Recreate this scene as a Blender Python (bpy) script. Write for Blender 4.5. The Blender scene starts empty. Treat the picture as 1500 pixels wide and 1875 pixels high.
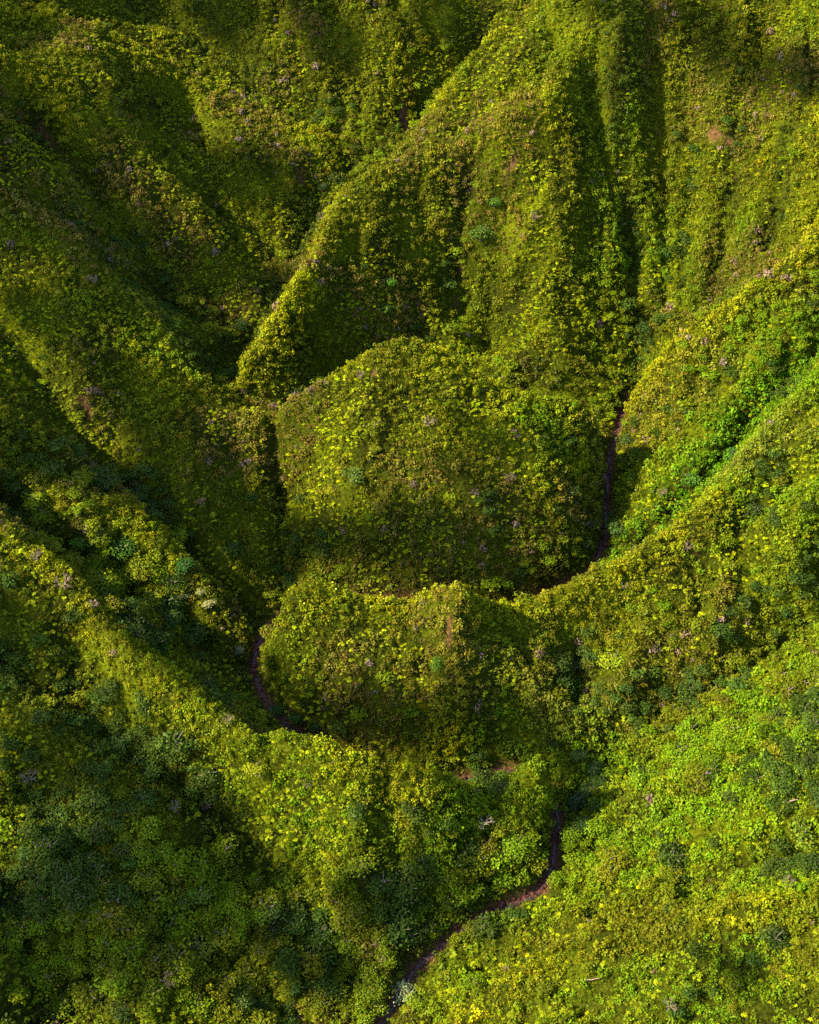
import bpy, math, random
import numpy as np

# ------------------------------------------------------------------ camera, sky, sun, exposure
scn = bpy.context.scene
COL = scn.collection
CAM_H, PITCH, VFOV = 430.0, 43.0, 40.0
cam = bpy.data.cameras.new("camera")
cam.sensor_fit = 'VERTICAL'
cam.angle = math.radians(VFOV)
cam.clip_start, cam.clip_end = 1.0, 20000.0
cam_ob = bpy.data.objects.new("camera", cam)
cam_ob.location = (0, 0, CAM_H)
cam_ob.rotation_euler = (math.radians(90 - PITCH), 0, 0)
COL.objects.link(cam_ob)
scn.camera = cam_ob

SUN_AZ, SUN_EL = 260.0, 41.0     # azimuth clockwise from +Y (the viewing direction): from the left
sv = np.array([math.sin(math.radians(SUN_AZ)) * math.cos(math.radians(SUN_EL)),
               math.cos(math.radians(SUN_AZ)) * math.cos(math.radians(SUN_EL)),
               math.sin(math.radians(SUN_EL))])
sun = bpy.data.lights.new("sun", 'SUN')
sun.energy = 4.6
sun.angle = math.radians(1.4)      # the sun through thin high cloud
sun.color = (1.0, 0.87, 0.58)
sun_ob = bpy.data.objects.new("sun", sun)
from mathutils import Vector
sun_ob.rotation_euler = Vector(-sv).to_track_quat('-Z', 'Y').to_euler()
sun_ob.location = (-200, 100, 900)
COL.objects.link(sun_ob)

world = bpy.data.worlds.new("World")
scn.world = world
world.use_nodes = True
wn = world.node_tree
bg = wn.nodes["Background"]
sky = wn.nodes.new("ShaderNodeTexSky")
sky.sky_type = 'NISHITA'
sky.sun_disc = False
sky.sun_elevation = math.radians(SUN_EL)
sky.sun_rotation = math.radians(SUN_AZ)
wn.links.new(sky.outputs[0], bg.inputs[0])
bg.inputs[1].default_value = 0.11

scn.view_settings.view_transform = 'Standard'
scn.view_settings.look = 'None'
scn.view_settings.exposure = 2.35
scn.view_settings.gamma = 1.0
scn.render.engine = 'CYCLES'
scn.cycles.max_bounces = 4
scn.cycles.diffuse_bounces = 2
scn.cycles.transmission_bounces = 2
scn.cycles.glossy_bounces = 1
scn.cycles.transparent_max_bounces = 2
scn.cycles.use_denoising = False

rng = np.random.default_rng(7)
random.seed(7)
T38 = math.radians(PITCH)
FPX = 937.5 / math.tan(math.radians(VFOV / 2))

def ray(u, v, p=T38):
    a, b = (u - 750.0) / FPX, (937.5 - v) / FPX
    return (a, math.cos(p) + b * math.sin(p), -math.sin(p) + b * math.cos(p))

def PY(u, v, y):
    d = ray(u, v, math.radians(38.0)); t = y / d[1]
    return PZ(u, v, CAM_H + d[2] * t)

ZK = 1.06
def PZ(u, v, z):
    z = z * ZK
    d = ray(u, v); t = (z - CAM_H) / d[2]
    return (d[0] * t, d[1] * t, z)

# ------------------------------------------------------------------ terrain: ridge lines and valley lines in world metres
def Y(*pts): return [PY(*p) for p in pts]
def Z(*pts): return [PZ(*p) for p in pts]

STREAM = Z((640, 1960, -1), (690, 1890, 0), (760, 1775, 1), (830, 1715, 1.5), (900, 1670, 2), (985, 1638, 3), (1012, 1590, 3.5), (1022, 1500, 5),
           (1000, 1440, 6), (935, 1408, 7), (860, 1426, 8), (740, 1442, 8.5), (660, 1412, 9), (600, 1372, 10), (540, 1345, 11),
           (488, 1288, 12), (463, 1235, 13), (468, 1190, 14), (484, 1158, 15), (530, 1125, 16), (600, 1100, 17), (740, 1112, 18), (880, 1125, 19), (980, 1103, 20),
           (1085, 1048, 22), (1107, 990, 23), (1112, 920, 25), (1115, 850, 27), (1135, 770, 29), (1158, 728, 31))
UPSTREAM = Z((1158, 728, 31), (1110, 745, 33), (1000, 745, 35), (900, 725, 37), (770, 650, 40), (650, 700, 43), (560, 742, 46), (470, 738, 49),
             (430, 712, 52), (428, 680, 54), (450, 610, 60), (490, 560, 64), (550, 440, 72), (575, 390, 76), (615, 330, 82), (680, 290, 88), (740, 250, 94),
             (780, 200, 100), (850, 120, 115), (900, 60, 128), (930, 0, 140))
TRIB = Z((1158, 728, 31), (1166, 650, 37), (1160, 560, 51), (1148, 430, 71), (1130, 320, 94), (1115, 200, 121), (1125, 80, 142), (1140, 0, 158))
GULLIES = [
    Z((1166, 650, 35), (1250, 640, 50), (1340, 590, 62), (1430, 520, 76), (1520, 420, 92), (1620, 330, 110)),
    Z((1085, 1048, 22), (1140, 1010, 27), (1200, 950, 36), (1290, 870, 48), (1380, 740, 62), (1500, 620, 78), (1620, 520, 92)),
    Z((1022, 1500, 5), (1090, 1395, 10), (1160, 1335, 15), (1280, 1265, 24), (1390, 1180, 33), (1480, 1125, 40), (1620, 1040, 52)),
    Z((470, 1165, 15), (430, 1095, 22), (360, 1020, 31), (250, 900, 45), (150, 790, 60), (70, 680, 74), (-30, 570, 89), (-140, 470, 98)),
    Z((463, 1235, 13), (430, 1225, 16), (350, 1140, 26), (260, 1085, 36), (170, 1030, 44), (80, 970, 53), (0, 900, 62), (-120, 800, 76)),
    Z((690, 1890, 0), (600, 1720, 3), (490, 1590, 9), (380, 1490, 17), (260, 1400, 27), (120, 1300, 38), (0, 1200, 48), (-130, 1100, 60)),
    Z((428, 690, 54), (350, 660, 68), (280, 570, 82), (150, 440, 102), (20, 330, 119), (-120, 230, 136)),
    Z((740, 250, 94), (600, 220, 100), (480, 180, 106), (350, 80, 118), (230, 0, 130)),
    Y((865, 330, 729), (850, 450, 696), (845, 540, 668), (820, 620, 645)),
    Z((170, 1900, 4), (80, 1780, 14), (0, 1640, 24), (-120, 1540, 36)),
    Z((500, 800, 46), (520, 900, 32), (524, 1000, 24), (528, 1110, 16)),
    Y((1500, 1560, 312), (1350, 1600, 306), (1200, 1640, 302), (1080, 1655, 306)),
    Y((1255, 200, 780), (1262, 330, 739), (1258, 450, 699), (1250, 560, 662)),
    Y((1345, 180, 778), (1340, 330, 726), (1325, 470, 684), (1300, 560, 656)),
    Y((1440, 240, 745), (1425, 360, 705), (1400, 470, 678)),
    Y((1060, 1200, 424), (1050, 1300, 405)),
    Y((60, 230, 738), (170, 350, 700), (260, 470, 662), (330, 570, 628)),
    Y((320, 260, 752), (410, 400, 704), (480, 520, 662)),
]
CRESTS = [
    Y((838, 1076, 421), (826, 1180, 405), (817, 1280, 391), (822, 1340, 384)),
    Y((1000, 190, 760), (1040, 100, 806), (1080, 20, 852)) + [(100, 720, 190), (110, 830, 240)],
    Y((1000, 190, 760), (900, 235, 748), (830, 290, 738), (760, 300, 732), (690, 308, 728), (640, 350, 705), (590, 440, 660), (545, 510, 632), (500, 590, 606), (465, 640, 590), (440, 690, 580)),
    Y((690, 308, 728), (730, 306, 731), (758, 294, 743), (775, 255, 757), (800, 215, 775), (835, 160, 797), (870, 125, 815), (920, 60, 845)),
    Y((-160, 250, 705), (-80, 330, 668), (0, 410, 640), (120, 540, 600), (250, 650, 575), (350, 735, 558), (420, 765, 549), (480, 775, 545), (540, 742, 543), (600, 705, 547),
      (650, 668, 551), (700, 640, 554), (740, 630, 555), (820, 648, 552), (880, 690, 547), (910, 712, 545), (960, 725, 545), (1010, 722, 546), (1065, 738, 544), (1095, 775, 539)),
    Y((1163, 722, 588), (1230, 640, 590), (1300, 590, 600), (1370, 550, 610), (1440, 490, 625), (1500, 400, 650), (1560, 330, 680), (1660, 250, 720)),
    Y((523, 1090, 426), (560, 1057, 430), (600, 1070, 428), (680, 1104, 423), (740, 1113, 422), (800, 1086, 424), (838, 1074, 422), (870, 1115, 424), (930, 1133, 427), (990, 1112, 432), (1060, 1070, 440),
      (1150, 1025, 447), (1250, 965, 468), (1330, 885, 488), (1430, 780, 515), (1500, 690, 540), (1620, 570, 580)),
    Y((-150, 800, 490), (-60, 880, 470), (0, 945, 455), (100, 1060, 430), (180, 1130, 412), (250, 1185, 393), (330, 1260, 378), (420, 1320, 365), (480, 1345, 358), (560, 1357, 353), (620, 1375, 348),
      (700, 1410, 343), (780, 1425, 340), (820, 1440, 343), (865, 1458, 343), (903, 1468, 344), (945, 1428, 349), (985, 1380, 353), (1010, 1394, 352)),
    Y((600, 275, 772), (450, 215, 800), (330, 165, 815), (200, 60, 840), (0, 20, 860), (-150, -20, 890)),
    Y((1500, 1640, 285), (1400, 1655, 285), (1250, 1690, 284), (1100, 1730, 282), (1000, 1770, 278), (900, 1830, 268), (840, 1890, 259)),
]
RIBS = [
    Y((-80, 570, 580), (0, 660, 555), (80, 760, 530), (160, 830, 509), (240, 905, 490), (300, 968, 474), (350, 1025, 460), (425, 1100, 446), (455, 1150, 440)),
    Y((1000, 190, 760), (940, 262, 733), (925, 400, 698), (905, 550, 658), (890, 660, 636)),
    Y((1000, 190, 760), (1050, 240, 748), (1080, 330, 729), (1097, 450, 691), (1112, 560, 657), (1126, 640, 636)),
    Y((770, 320, 730), (750, 420, 684), (738, 520, 652), (722, 600, 631)),
    Y((1045, 100, 803), (1090, 180, 778), (1108, 290, 745), (1124, 400, 707), (1136, 520, 670)),
    Y((545, 880, 522), (600, 860, 512), (680, 850, 507), (760, 850, 505), (860, 850, 505), (960, 845, 507), (1040, 845, 511), (1082, 850, 522)),
    Z((430, 790, 55), (425, 870, 46), (440, 960, 35), (475, 1070, 24)),
    Y((1360, 560, 604), (1290, 690, 570), (1200, 800, 545)),
    Y((700, 1410, 350), (720, 1520, 330), (740, 1640, 310)),
    Y((450, 1335, 368), (520, 1450, 345), (580, 1560, 326)),
    Y((900, 1470, 343), (890, 1560, 328)),
    Y((-60, 60, 780), (60, 130, 762), (150, 230, 730), (260, 390, 685), (380, 530, 650), (430, 600, 628)),
    Y((330, 165, 815), (400, 300, 740), (470, 420, 700), (500, 500, 675)),
    Y((560, 0, 885), (600, 70, 856), (645, 150, 826)),
    Y((720, 0, 880), (730, 70, 853), (745, 160, 820)),
    Y((1180, 30, 840), (1205, 160, 795), (1210, 240, 768), (1225, 340, 737), (1225, 450, 702), (1215, 560, 668)),
    Y((1300, 50, 830), (1295, 160, 785), (1292, 260, 748), (1292, 360, 715), (1285, 460, 683), (1270, 570, 655)),
    Y((1400, 60, 825), (1395, 200, 760), (1385, 330, 713), (1362, 470, 674)),
    Y((1500, 80, 800), (1500, 200, 742), (1480, 330, 700), (1450, 420, 672)),
    Y((-140, 1300, 372), (0, 1420, 345), (100, 1520, 325), (250, 1620, 306), (400, 1740, 287), (520, 1850, 270)),
    Y((1640, 1600, 280), (1500, 1640, 285)),
    Y((1640, 1330, 335), (1500, 1400, 335), (1400, 1400, 345), (1250, 1450, 345), (1150, 1500, 340), (1085, 1560, 332)),
    Y((1560, 1180, 405), (1420, 1260, 387), (1300, 1330, 374), (1180, 1390, 366), (1110, 1450, 358)),
]
FRAME = [      # far slopes beyond the picture
    [(-400, 900, 300), (0, 900, 280), (400, 900, 300)],
    [(-400, 110, 30), (400, 110, 45)],
    [(-400, 240, 90), (-410, 560, 190), (-410, 900, 300)],
    [(400, 240, 110), (410, 560, 190), (410, 900, 300)],
]
RIDGES = CRESTS + RIBS

X0, X1, Y0, Y1 = -420.0, 420.0, 100.0, 920.0
def vnoise(x, y, wl, seed):
    g = np.random.default_rng(seed).random((256, 256))
    fx, fy = x / wl + 1000, y / wl + 1000
    ix, iy = np.floor(fx).astype(int), np.floor(fy).astype(int)
    tx, ty = fx - ix, fy - iy
    tx, ty = tx * tx * (3 - 2 * tx), ty * ty * (3 - 2 * ty)
    a, b = g[iy % 256, ix % 256], g[iy % 256, (ix + 1) % 256]
    c, d = g[(iy + 1) % 256, ix % 256], g[(iy + 1) % 256, (ix + 1) % 256]
    return (a * (1 - tx) + b * tx) * (1 - ty) + (c * (1 - tx) + d * tx) * ty      # 0..1

def fbm(x, y, wl, seed, n=3):
    s, a, tot = 0, 1.0, 0
    for k in range(n):
        s = s + a * vnoise(x, y, wl / 2 ** k, seed + k * 17); tot += a; a *= 0.5
    return s / tot

def waver(lines, sxy, sz, wl=30.0, seed=40):
    """natural lines are never straight: sway them a little sideways and in height"""
    out = []
    for L in lines:
        P = np.array(L, float); d = np.r_[0, np.cumsum(np.linalg.norm(np.diff(P[:, :2], axis=0), axis=1))]
        t = np.unique(np.r_[np.arange(0, d[-1], 11.0), d[-1]])
        q = np.stack([np.interp(t, d, P[:, k]) for k in range(3)], 1)
        fade = np.clip(np.minimum(t, d[-1] - t) / 12.0, 0, 1)
        for k, sc in ((0, sxy), (1, sxy), (2, sz)):
            q[:, k] += fade * sc * 2 * (fbm(q[:, 0] + 500, q[:, 1], wl, seed + k, 2) - 0.5) * (1 if k < 2 else fade)
        out.append(q)
    return out

def solve(lines):
    zg, prev = None, None
    for h in (32.0, 16.0, 8.0, 4.0, 2.0):
        nx, ny = int((X1 - X0) / h) + 1, int((Y1 - Y0) / h) + 1
        acc = np.zeros((ny, nx)); cnt = np.zeros((ny, nx))
        for L in lines:
            for a, b in zip(L[:-1], L[1:]):
                a, b = np.array(a), np.array(b)
                n = max(2, int(np.linalg.norm(b[:2] - a[:2]) / (h * 0.4)))
                t = np.linspace(0, 1, n)[:, None]
                p = a + (b - a) * t
                ix = np.round((p[:, 0] - X0) / h).astype(int); iy = np.round((p[:, 1] - Y0) / h).astype(int)
                ok = (ix >= 0) & (ix < nx) & (iy >= 0) & (iy < ny)
                np.add.at(acc, (iy[ok], ix[ok]), p[ok, 2]); np.add.at(cnt, (iy[ok], ix[ok]), 1)
        fix = cnt > 0
        val = np.where(fix, acc / np.maximum(cnt, 1), 0)
        if prev is None:
            z = np.full((ny, nx), val[fix].mean())
        else:
            z = bilin(prev, ph, X0 + np.arange(nx)[None, :] * h + np.zeros((ny, 1)), Y0 + np.arange(ny)[:, None] * h + np.zeros((1, nx)))
        z[fix] = val[fix]
        for it in range(260 if h > 3 else 120):
            p = np.pad(z, 1, mode='edge')
            zn = 0.25 * (p[:-2, 1:-1] + p[2:, 1:-1] + p[1:-1, :-2] + p[1:-1, 2:])
            z = np.where(fix, val, zn)
        prev, ph = z, h
    return z, h

def bilin(z, h, x, y):
    ny, nx = z.shape
    fx = np.clip((x - X0) / h, 0, nx - 1.001); fy = np.clip((y - Y0) / h, 0, ny - 1.001)
    ix, iy = fx.astype(int), fy.astype(int); tx, ty = fx - ix, fy - iy
    return (z[iy, ix] * (1 - tx) + z[iy, ix + 1] * tx) * (1 - ty) + (z[iy + 1, ix] * (1 - tx) + z[iy + 1, ix + 1] * tx) * ty

def blur(z, n):
    for _ in range(n):
        p = np.pad(z, 1, mode='edge')
        z = 0.5 * z + 0.125 * (p[:-2, 1:-1] + p[2:, 1:-1] + p[1:-1, :-2] + p[1:-1, 2:])
    return z

CRESTS = waver(CRESTS, 4.2, 3.6, 21); RIBS = waver(RIBS, 5.0, 2.0, 34, 60); RIDGES = CRESTS + RIBS
GULLIES = waver(GULLIES, 5.0, 0.0, 40, 80); TRIB = waver([TRIB], 3.5, 0.0, 40, 90)[0]; UPSTREAM = waver([UPSTREAM], 3.0, 0.0, 40, 95)[0]
zg, GH = solve([STREAM, UPSTREAM, TRIB] + GULLIES + RIDGES + FRAME)
ny, nx = zg.shape
GX = X0 + np.arange(nx)[None, :] * GH + np.zeros((ny, 1))
GY = Y0 + np.arange(ny)[:, None] * GH + np.zeros((1, nx))

def dist_to(lines, x, y):
    """distance to the nearest polyline and the line's own height there"""
    best = np.full(x.shape, 1e9); zz = np.zeros(x.shape)
    for L in lines:
        for a, b in zip(L[:-1], L[1:]):
            dx, dy = b[0] - a[0], b[1] - a[1]
            t = np.clip(((x - a[0]) * dx + (y - a[1]) * dy) / max(dx * dx + dy * dy, 1e-6), 0, 1)
            d = np.hypot(x - a[0] - t * dx, y - a[1] - t * dy)
            m = d < best
            best = np.where(m, d, best); zz = np.where(m, a[2] + (b[2] - a[2]) * t, zz)
    return best, zz

def erode(z0, h, n, k, most, x, y):
    """running water cuts branching gullies down the slopes; returns the change on the full grid"""
    z = z0.copy(); my, mx = z.shape
    offs = [(-1, -1), (-1, 0), (-1, 1), (0, -1), (0, 1), (1, -1), (1, 0), (1, 1)]
    idx = np.arange(my * mx).reshape(my, mx)
    for it in range(n):
        p = np.pad(z, 1, mode='edge'); pi = np.pad(idx, 1, mode='edge')
        best = np.zeros_like(z); rec = idx.copy()
        for dy, dx in offs:
            sl = (z - p[1 + dy:1 + dy + my, 1 + dx:1 + dx + mx]) / (h * math.hypot(dx, dy))
            m = sl > best
            best = np.where(m, sl, best); rec = np.where(m, pi[1 + dy:1 + dy + my, 1 + dx:1 + dx + mx], rec)
        rl = rec.ravel().tolist(); A = [1.0] * (my * mx)
        for i in np.argsort(-z.ravel()).tolist():
            if rl[i] != i: A[rl[i]] += A[i]
        A = np.array(A).reshape(my, mx)
        z = z - np.minimum(k * np.sqrt(np.minimum(A, 400)) * best * h, 0.6)
        z = np.maximum(z, z0 - most)
        if it % 4 == 3: z = 0.8 * z + 0.2 * blur(z, 1)
    d = z - z0
    fx, fy = np.clip((x - X0) / h, 0, mx - 1.001), np.clip((y - Y0) / h, 0, my - 1.001)
    ix, iy = fx.astype(int), fy.astype(int); a, b = fx - ix, fy - iy
    return (d[iy, ix] * (1 - a) + d[iy, ix + 1] * a) * (1 - b) + (d[iy + 1, ix] * (1 - a) + d[iy + 1, ix + 1] * a) * b

zg = blur(zg, 1)
def dist_grid(lines):
    d, z = dist_to(lines, GX[::2, ::2], GY[::2, ::2])
    return bilin(d, GH * 2, GX, GY), bilin(z, GH * 2, GX, GY)
d_str, z_str = dist_to([STREAM], GX, GY)
d_rid, _ = dist_grid(RIDGES)
away = np.clip((np.minimum(d_str, d_rid * 1.5) - 3) / 14, 0, 1)
rid = 1 - np.abs(2 * fbm(GX + 9 * vnoise(GX, GY, 30, 3), GY + 9 * vnoise(GX, GY, 30, 4), 34, 11, 3) - 1)
d_val, _ = dist_grid([STREAM, UPSTREAM, TRIB] + GULLIES)
d_gul, _ = dist_grid(GULLIES + [UPSTREAM, TRIB])
span = np.minimum(d_val + d_rid, 75.0)
tt = d_val / np.maximum(d_val + d_rid, 1e-3)
fy_, fx_ = np.gradient(blur(zg, 6), GH)
facing = np.clip(0.55 + 1.1 * fy_ / np.maximum(np.hypot(fx_, fy_), 0.05), 0.22, 1.0)
zg = zg + np.where(d_val + d_rid < 160, 1, 0) * 0.27 * span * facing * (tt ** 0.45 - tt) / 0.28      # rounded shoulders above steep gully walls
zg = zg + away * ((rid - 0.75) * 10 + (fbm(GX, GY, 14, 21, 2) - 0.5) * 4) + (fbm(GX, GY, 9, 31, 2) - 0.5) * 1.6
d_crest, _ = dist_grid(CRESTS)
DOME = PZ(820, 850, 60)
zg = zg + erode(zg[::2, ::2], GH * 2, 24, 0.030, 7.5, GX, GY) * np.clip((d_crest - 2) / 9, 0.0, 1) * (1 - 0.65 * np.exp(-((GX - DOME[0]) / 62) ** 2 - ((GY - DOME[1]) / 40) ** 2))
zg = zg + 2.2 * np.exp(-(d_crest / 6.0) ** 2)      # knife crests
for (u_, v_, z_), a_, r_ in (((905, 1462, 27), -7.0, 9.0), ((987, 1384, 40), 5.0, 8.0)):      # the dip and the knob that end the near spur
    c_ = PZ(u_, v_, z_); zg = zg + a_ * np.exp(-((GX - c_[0]) ** 2 + (GY - c_[1]) ** 2) / r_ ** 2)
bedw = np.clip((d_str - 1.4) / 2.2, 0, 1)
zg = np.where(bedw < 1, z_str * (1 - bedw) + np.maximum(zg, z_str) * bedw, zg)

def ground(x, y): return bilin(zg, GH, x, y)
gzy, gzx = np.gradient(zg, GH)
STEEP = np.clip(np.sqrt(1 + gzx ** 2 + gzy ** 2), 1, 3.0)      # ground area per map area
z_s = blur(zg, 40)
z_l = blur(zg, 260)
ridge_s = zg - z_s          # >0 on local crests, <0 in gullies
ridge_l = zg - z_l
def field(f, x, y): return bilin(f, GH, x, y)

# ------------------------------------------------------------------ helpers for objects and materials
def tag(o, label=None, cat=None, group=None, kind=None):
    for k, v in (("label", label), ("category", cat), ("group", group), ("kind", kind)):
        if v: o[k] = v
    return o

def raw_mesh(name, verts, faces, cols=None):
    """verts (n,3); faces (m,k) all of one size; cols (m,3) per face"""
    me = bpy.data.meshes.new(name)
    m, k = faces.shape
    me.vertices.add(len(verts)); me.vertices.foreach_set("co", np.ascontiguousarray(verts, dtype=np.float32).ravel())
    me.loops.add(m * k); me.loops.foreach_set("vertex_index", np.ascontiguousarray(faces, dtype=np.int32).ravel())
    me.polygons.add(m); me.polygons.foreach_set("loop_start", np.arange(0, m * k, k, dtype=np.int32))
    if cols is not None:
        at = me.attributes.new("Col", 'FLOAT_COLOR', 'FACE')
        at.data.foreach_set("color", np.concatenate([cols, np.ones((m, 1))], 1).astype(np.float32).ravel())
    me.update(calc_edges=True)
    return me

def add(name, me, mat, parent=None, loc=None):
    o = bpy.data.objects.new(name, me)
    if mat and not me.materials: me.materials.append(mat)
    o.parent = parent
    if loc is not None: o.location = loc
    COL.objects.link(o)
    return o

def nodes(name):
    m = bpy.data.materials.new(name); m.use_nodes = True
    t = m.node_tree; t.nodes.clear()
    return m, t, t.nodes.new, t.links.new

def leaf_material():
    m, t, N, L = nodes("leaves")
    out = N("ShaderNodeOutputMaterial")
    a = N("ShaderNodeAttribute"); a.attribute_name = "Col"
    oi = N("ShaderNodeObjectInfo")
    mu = N("ShaderNodeMix"); mu.data_type = 'RGBA'; mu.blend_type = 'MULTIPLY'; mu.inputs[0].default_value = 1
    L(a.outputs["Color"], mu.inputs[6]); L(oi.outputs["Color"], mu.inputs[7])
    di = N("ShaderNodeBsdfDiffuse"); tr = N("ShaderNodeBsdfTranslucent")
    gl = N("ShaderNodeBsdfGlossy"); gl.inputs["Roughness"].default_value = 0.45
    gl.inputs["Color"].default_value = (1, 1, 1, 1)
    L(mu.outputs[2], di.inputs[0]); L(mu.outputs[2], tr.inputs[0])
    m1 = N("ShaderNodeMixShader"); m1.inputs[0].default_value = 0.28
    L(di.outputs[0], m1.inputs[1]); L(tr.outputs[0], m1.inputs[2])
    m2 = N("ShaderNodeMixShader"); m2.inputs[0].default_value = 0.003
    L(m1.outputs[0], m2.inputs[1]); L(gl.outputs[0], m2.inputs[2])
    L(m2.outputs[0], out.inputs[0])
    return m

def ramp(N, stops):
    r = N("ShaderNodeValToRGB"); e = r.color_ramp.elements
    while len(e) < len(stops): e.new(0.5)
    for k, (p, c) in enumerate(stops): e[k].position = p; e[k].color = (*c, 1)
    return r

def ground_material():
    m, t, N, L = nodes("mossy ground")
    out = N("ShaderNodeOutputMaterial"); b = N("ShaderNodeBsdfPrincipled"); b.inputs["Roughness"].default_value = 0.9
    b.inputs["Specular IOR Level"].default_value = 0.0
    geo = N("ShaderNodeNewGeometry")
    n1 = N("ShaderNodeTexNoise"); n1.inputs["Scale"].default_value = 0.035; n1.inputs["Detail"].default_value = 6
    n2 = N("ShaderNodeTexNoise"); n2.inputs["Scale"].default_value = 0.9; n2.inputs["Detail"].default_value = 5
    for n in (n1, n2): L(geo.outputs["Position"], n.inputs["Vector"])
    r1 = ramp(N, [(0.32, (0.012, 0.014, 0.002)), (0.48, (0.022, 0.027, 0.002)), (0.62, (0.042, 0.052, 0.002)), (0.78, (0.070, 0.080, 0.003))])
    L(n1.outputs["Fac"], r1.inputs[0])
    r2 = ramp(N, [(0.3, (0.35, 0.35, 0.35)), (0.7, (1.5, 1.5, 1.5))])
    L(n2.outputs["Fac"], r2.inputs[0])
    mu = N("ShaderNodeMix"); mu.data_type = 'RGBA'; mu.blend_type = 'MULTIPLY'; mu.inputs[0].default_value = 1
    L(r1.outputs[0], mu.inputs[6]); L(r2.outputs[0], mu.inputs[7])
    at = N("ShaderNodeAttribute"); at.attribute_name = "soil"
    mx = N("ShaderNodeMix"); mx.data_type = 'RGBA'
    soil = ramp(N, [(0.3, (0.035, 0.018, 0.010)), (0.7, (0.125, 0.055, 0.028))])
    L(n2.outputs["Fac"], soil.inputs[0])
    L(at.outputs["Fac"], mx.inputs[0]); L(mu.outputs[2], mx.inputs[6]); L(soil.outputs[0], mx.inputs[7])
    L(mx.outputs[2], b.inputs["Base Color"])
    bp = N("ShaderNodeBump"); bp.inputs["Strength"].default_value = 0.9; bp.inputs["Distance"].default_value = 0.8
    L(n2.outputs["Fac"], bp.inputs["Height"]); L(bp.outputs[0], b.inputs["Normal"])
    L(b.outputs[0], out.inputs[0])
    return m

def rock_material(name, c0, c1, scale=1.2):
    m, t, N, L = nodes(name)
    out = N("ShaderNodeOutputMaterial"); b = N("ShaderNodeBsdfPrincipled"); b.inputs["Roughness"].default_value = 0.85; b.inputs["Specular IOR Level"].default_value = 0.12
    geo = N("ShaderNodeNewGeometry")
    n = N("ShaderNodeTexNoise"); n.inputs["Scale"].default_value = scale; n.inputs["Detail"].default_value = 6
    L(geo.outputs["Position"], n.inputs["Vector"])
    r = ramp(N, [(0.35, c0), (0.68, c1)]); L(n.outputs["Fac"], r.inputs[0]); L(r.outputs[0], b.inputs["Base Color"])
    bp = N("ShaderNodeBump"); bp.inputs["Distance"].default_value = 0.4; L(n.outputs["Fac"], bp.inputs["Height"]); L(bp.outputs[0], b.inputs["Normal"])
    L(b.outputs[0], out.inputs[0])
    return m

LEAF = leaf_material()
GROUND = ground_material()
BED = rock_material("stream rocks", (0.020, 0.008, 0.006), (0.095, 0.036, 0.026), 0.9)
BARK = rock_material("bark", (0.06, 0.045, 0.035), (0.14, 0.11, 0.09), 2.0)
PALEWOOD = rock_material("bleached wood", (0.20, 0.15, 0.115), (0.34, 0.26, 0.21), 2.0)

# ------------------------------------------------------------------ the ground sheet
def build_terrain():
    v = np.stack([GX, GY, zg], -1).reshape(-1, 3)
    i = (np.arange(ny - 1)[:, None] * nx + np.arange(nx - 1)[None, :]).ravel()
    f = np.stack([i, i + 1, i + nx + 1, i + nx], 1)
    me = raw_mesh("terrain", v, f)
    me.polygons.foreach_set("use_smooth", np.ones(len(f), dtype=bool))
    at = me.attributes.new("soil", 'FLOAT', 'POINT')
    at.data.foreach_set("value", SOIL.astype(np.float32).ravel())
    o = add("terrain", me, GROUND)
    tag(o, kind="structure")
    return o

# bare earth: landslips and washed gullies
SCARS = [(Y((20, 150, 750), (70, 215, 740), (115, 270, 722)), 2.0), (Y((120, 275, 720), (130, 300, 712)), 2.5), (Y((935, 225, 738), (945, 245, 737)), 3.5),
         (Y((895, 300, 742), (890, 320, 738)), 2.0), (Y((848, 505, 688), (840, 560, 672), (835, 590, 662)), 1.8), (Y((765, 600, 650), (772, 630, 645)), 2.5),
         (Y((735, 190, 812), (742, 235, 796)), 4.0), (Y((548, 325, 748), (555, 360, 740)), 4.0), (Y((1290, 280, 752), (1340, 290, 745)), 4.5),
         (Y((160, 770, 545), (175, 800, 538)), 2.2), (Y((672, 745, 546), (690, 800, 536)), 1.6), (Y((818, 1190, 410), (822, 1230, 404)), 2.2),
         (Y((1300, 1150, 432), (1320, 1190, 425)), 1.8), (Y((1258, 1000, 460), (1272, 1035, 452)), 2.0), (Y((110, 1815, 276), (150, 1850, 268)), 3.5)]
SOIL = np.zeros_like(zg)
for L_, w_ in SCARS:
    d_, _ = dist_to([L_], GX, GY)
    SOIL = np.maximum(SOIL, np.clip(1.2 - d_ / (w_ * 0.5) + (fbm(GX, GY, 7, 77, 2) - 0.5) * 2.2, 0, 1) * 0.8)
bed_soil = np.clip(1.5 - dist_to([STREAM], GX, GY)[0] / 2.4, 0, 1) * 0.7
SOIL = np.maximum(SOIL, bed_soil)
build_terrain()

# ------------------------------------------------------------------ the stream: bed, water, rocks
def resample(L, step):
    P = np.array(L); d = np.r_[0, np.cumsum(np.linalg.norm(np.diff(P[:, :2], axis=0), axis=1))]
    s = np.arange(0, d[-1], step)
    q = np.stack([np.interp(s, d, P[:, k]) for k in range(3)], 1)
    for _ in range(3): q[1:-1] = 0.25 * q[:-2] + 0.5 * q[1:-1] + 0.25 * q[2:]
    return q

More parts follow.
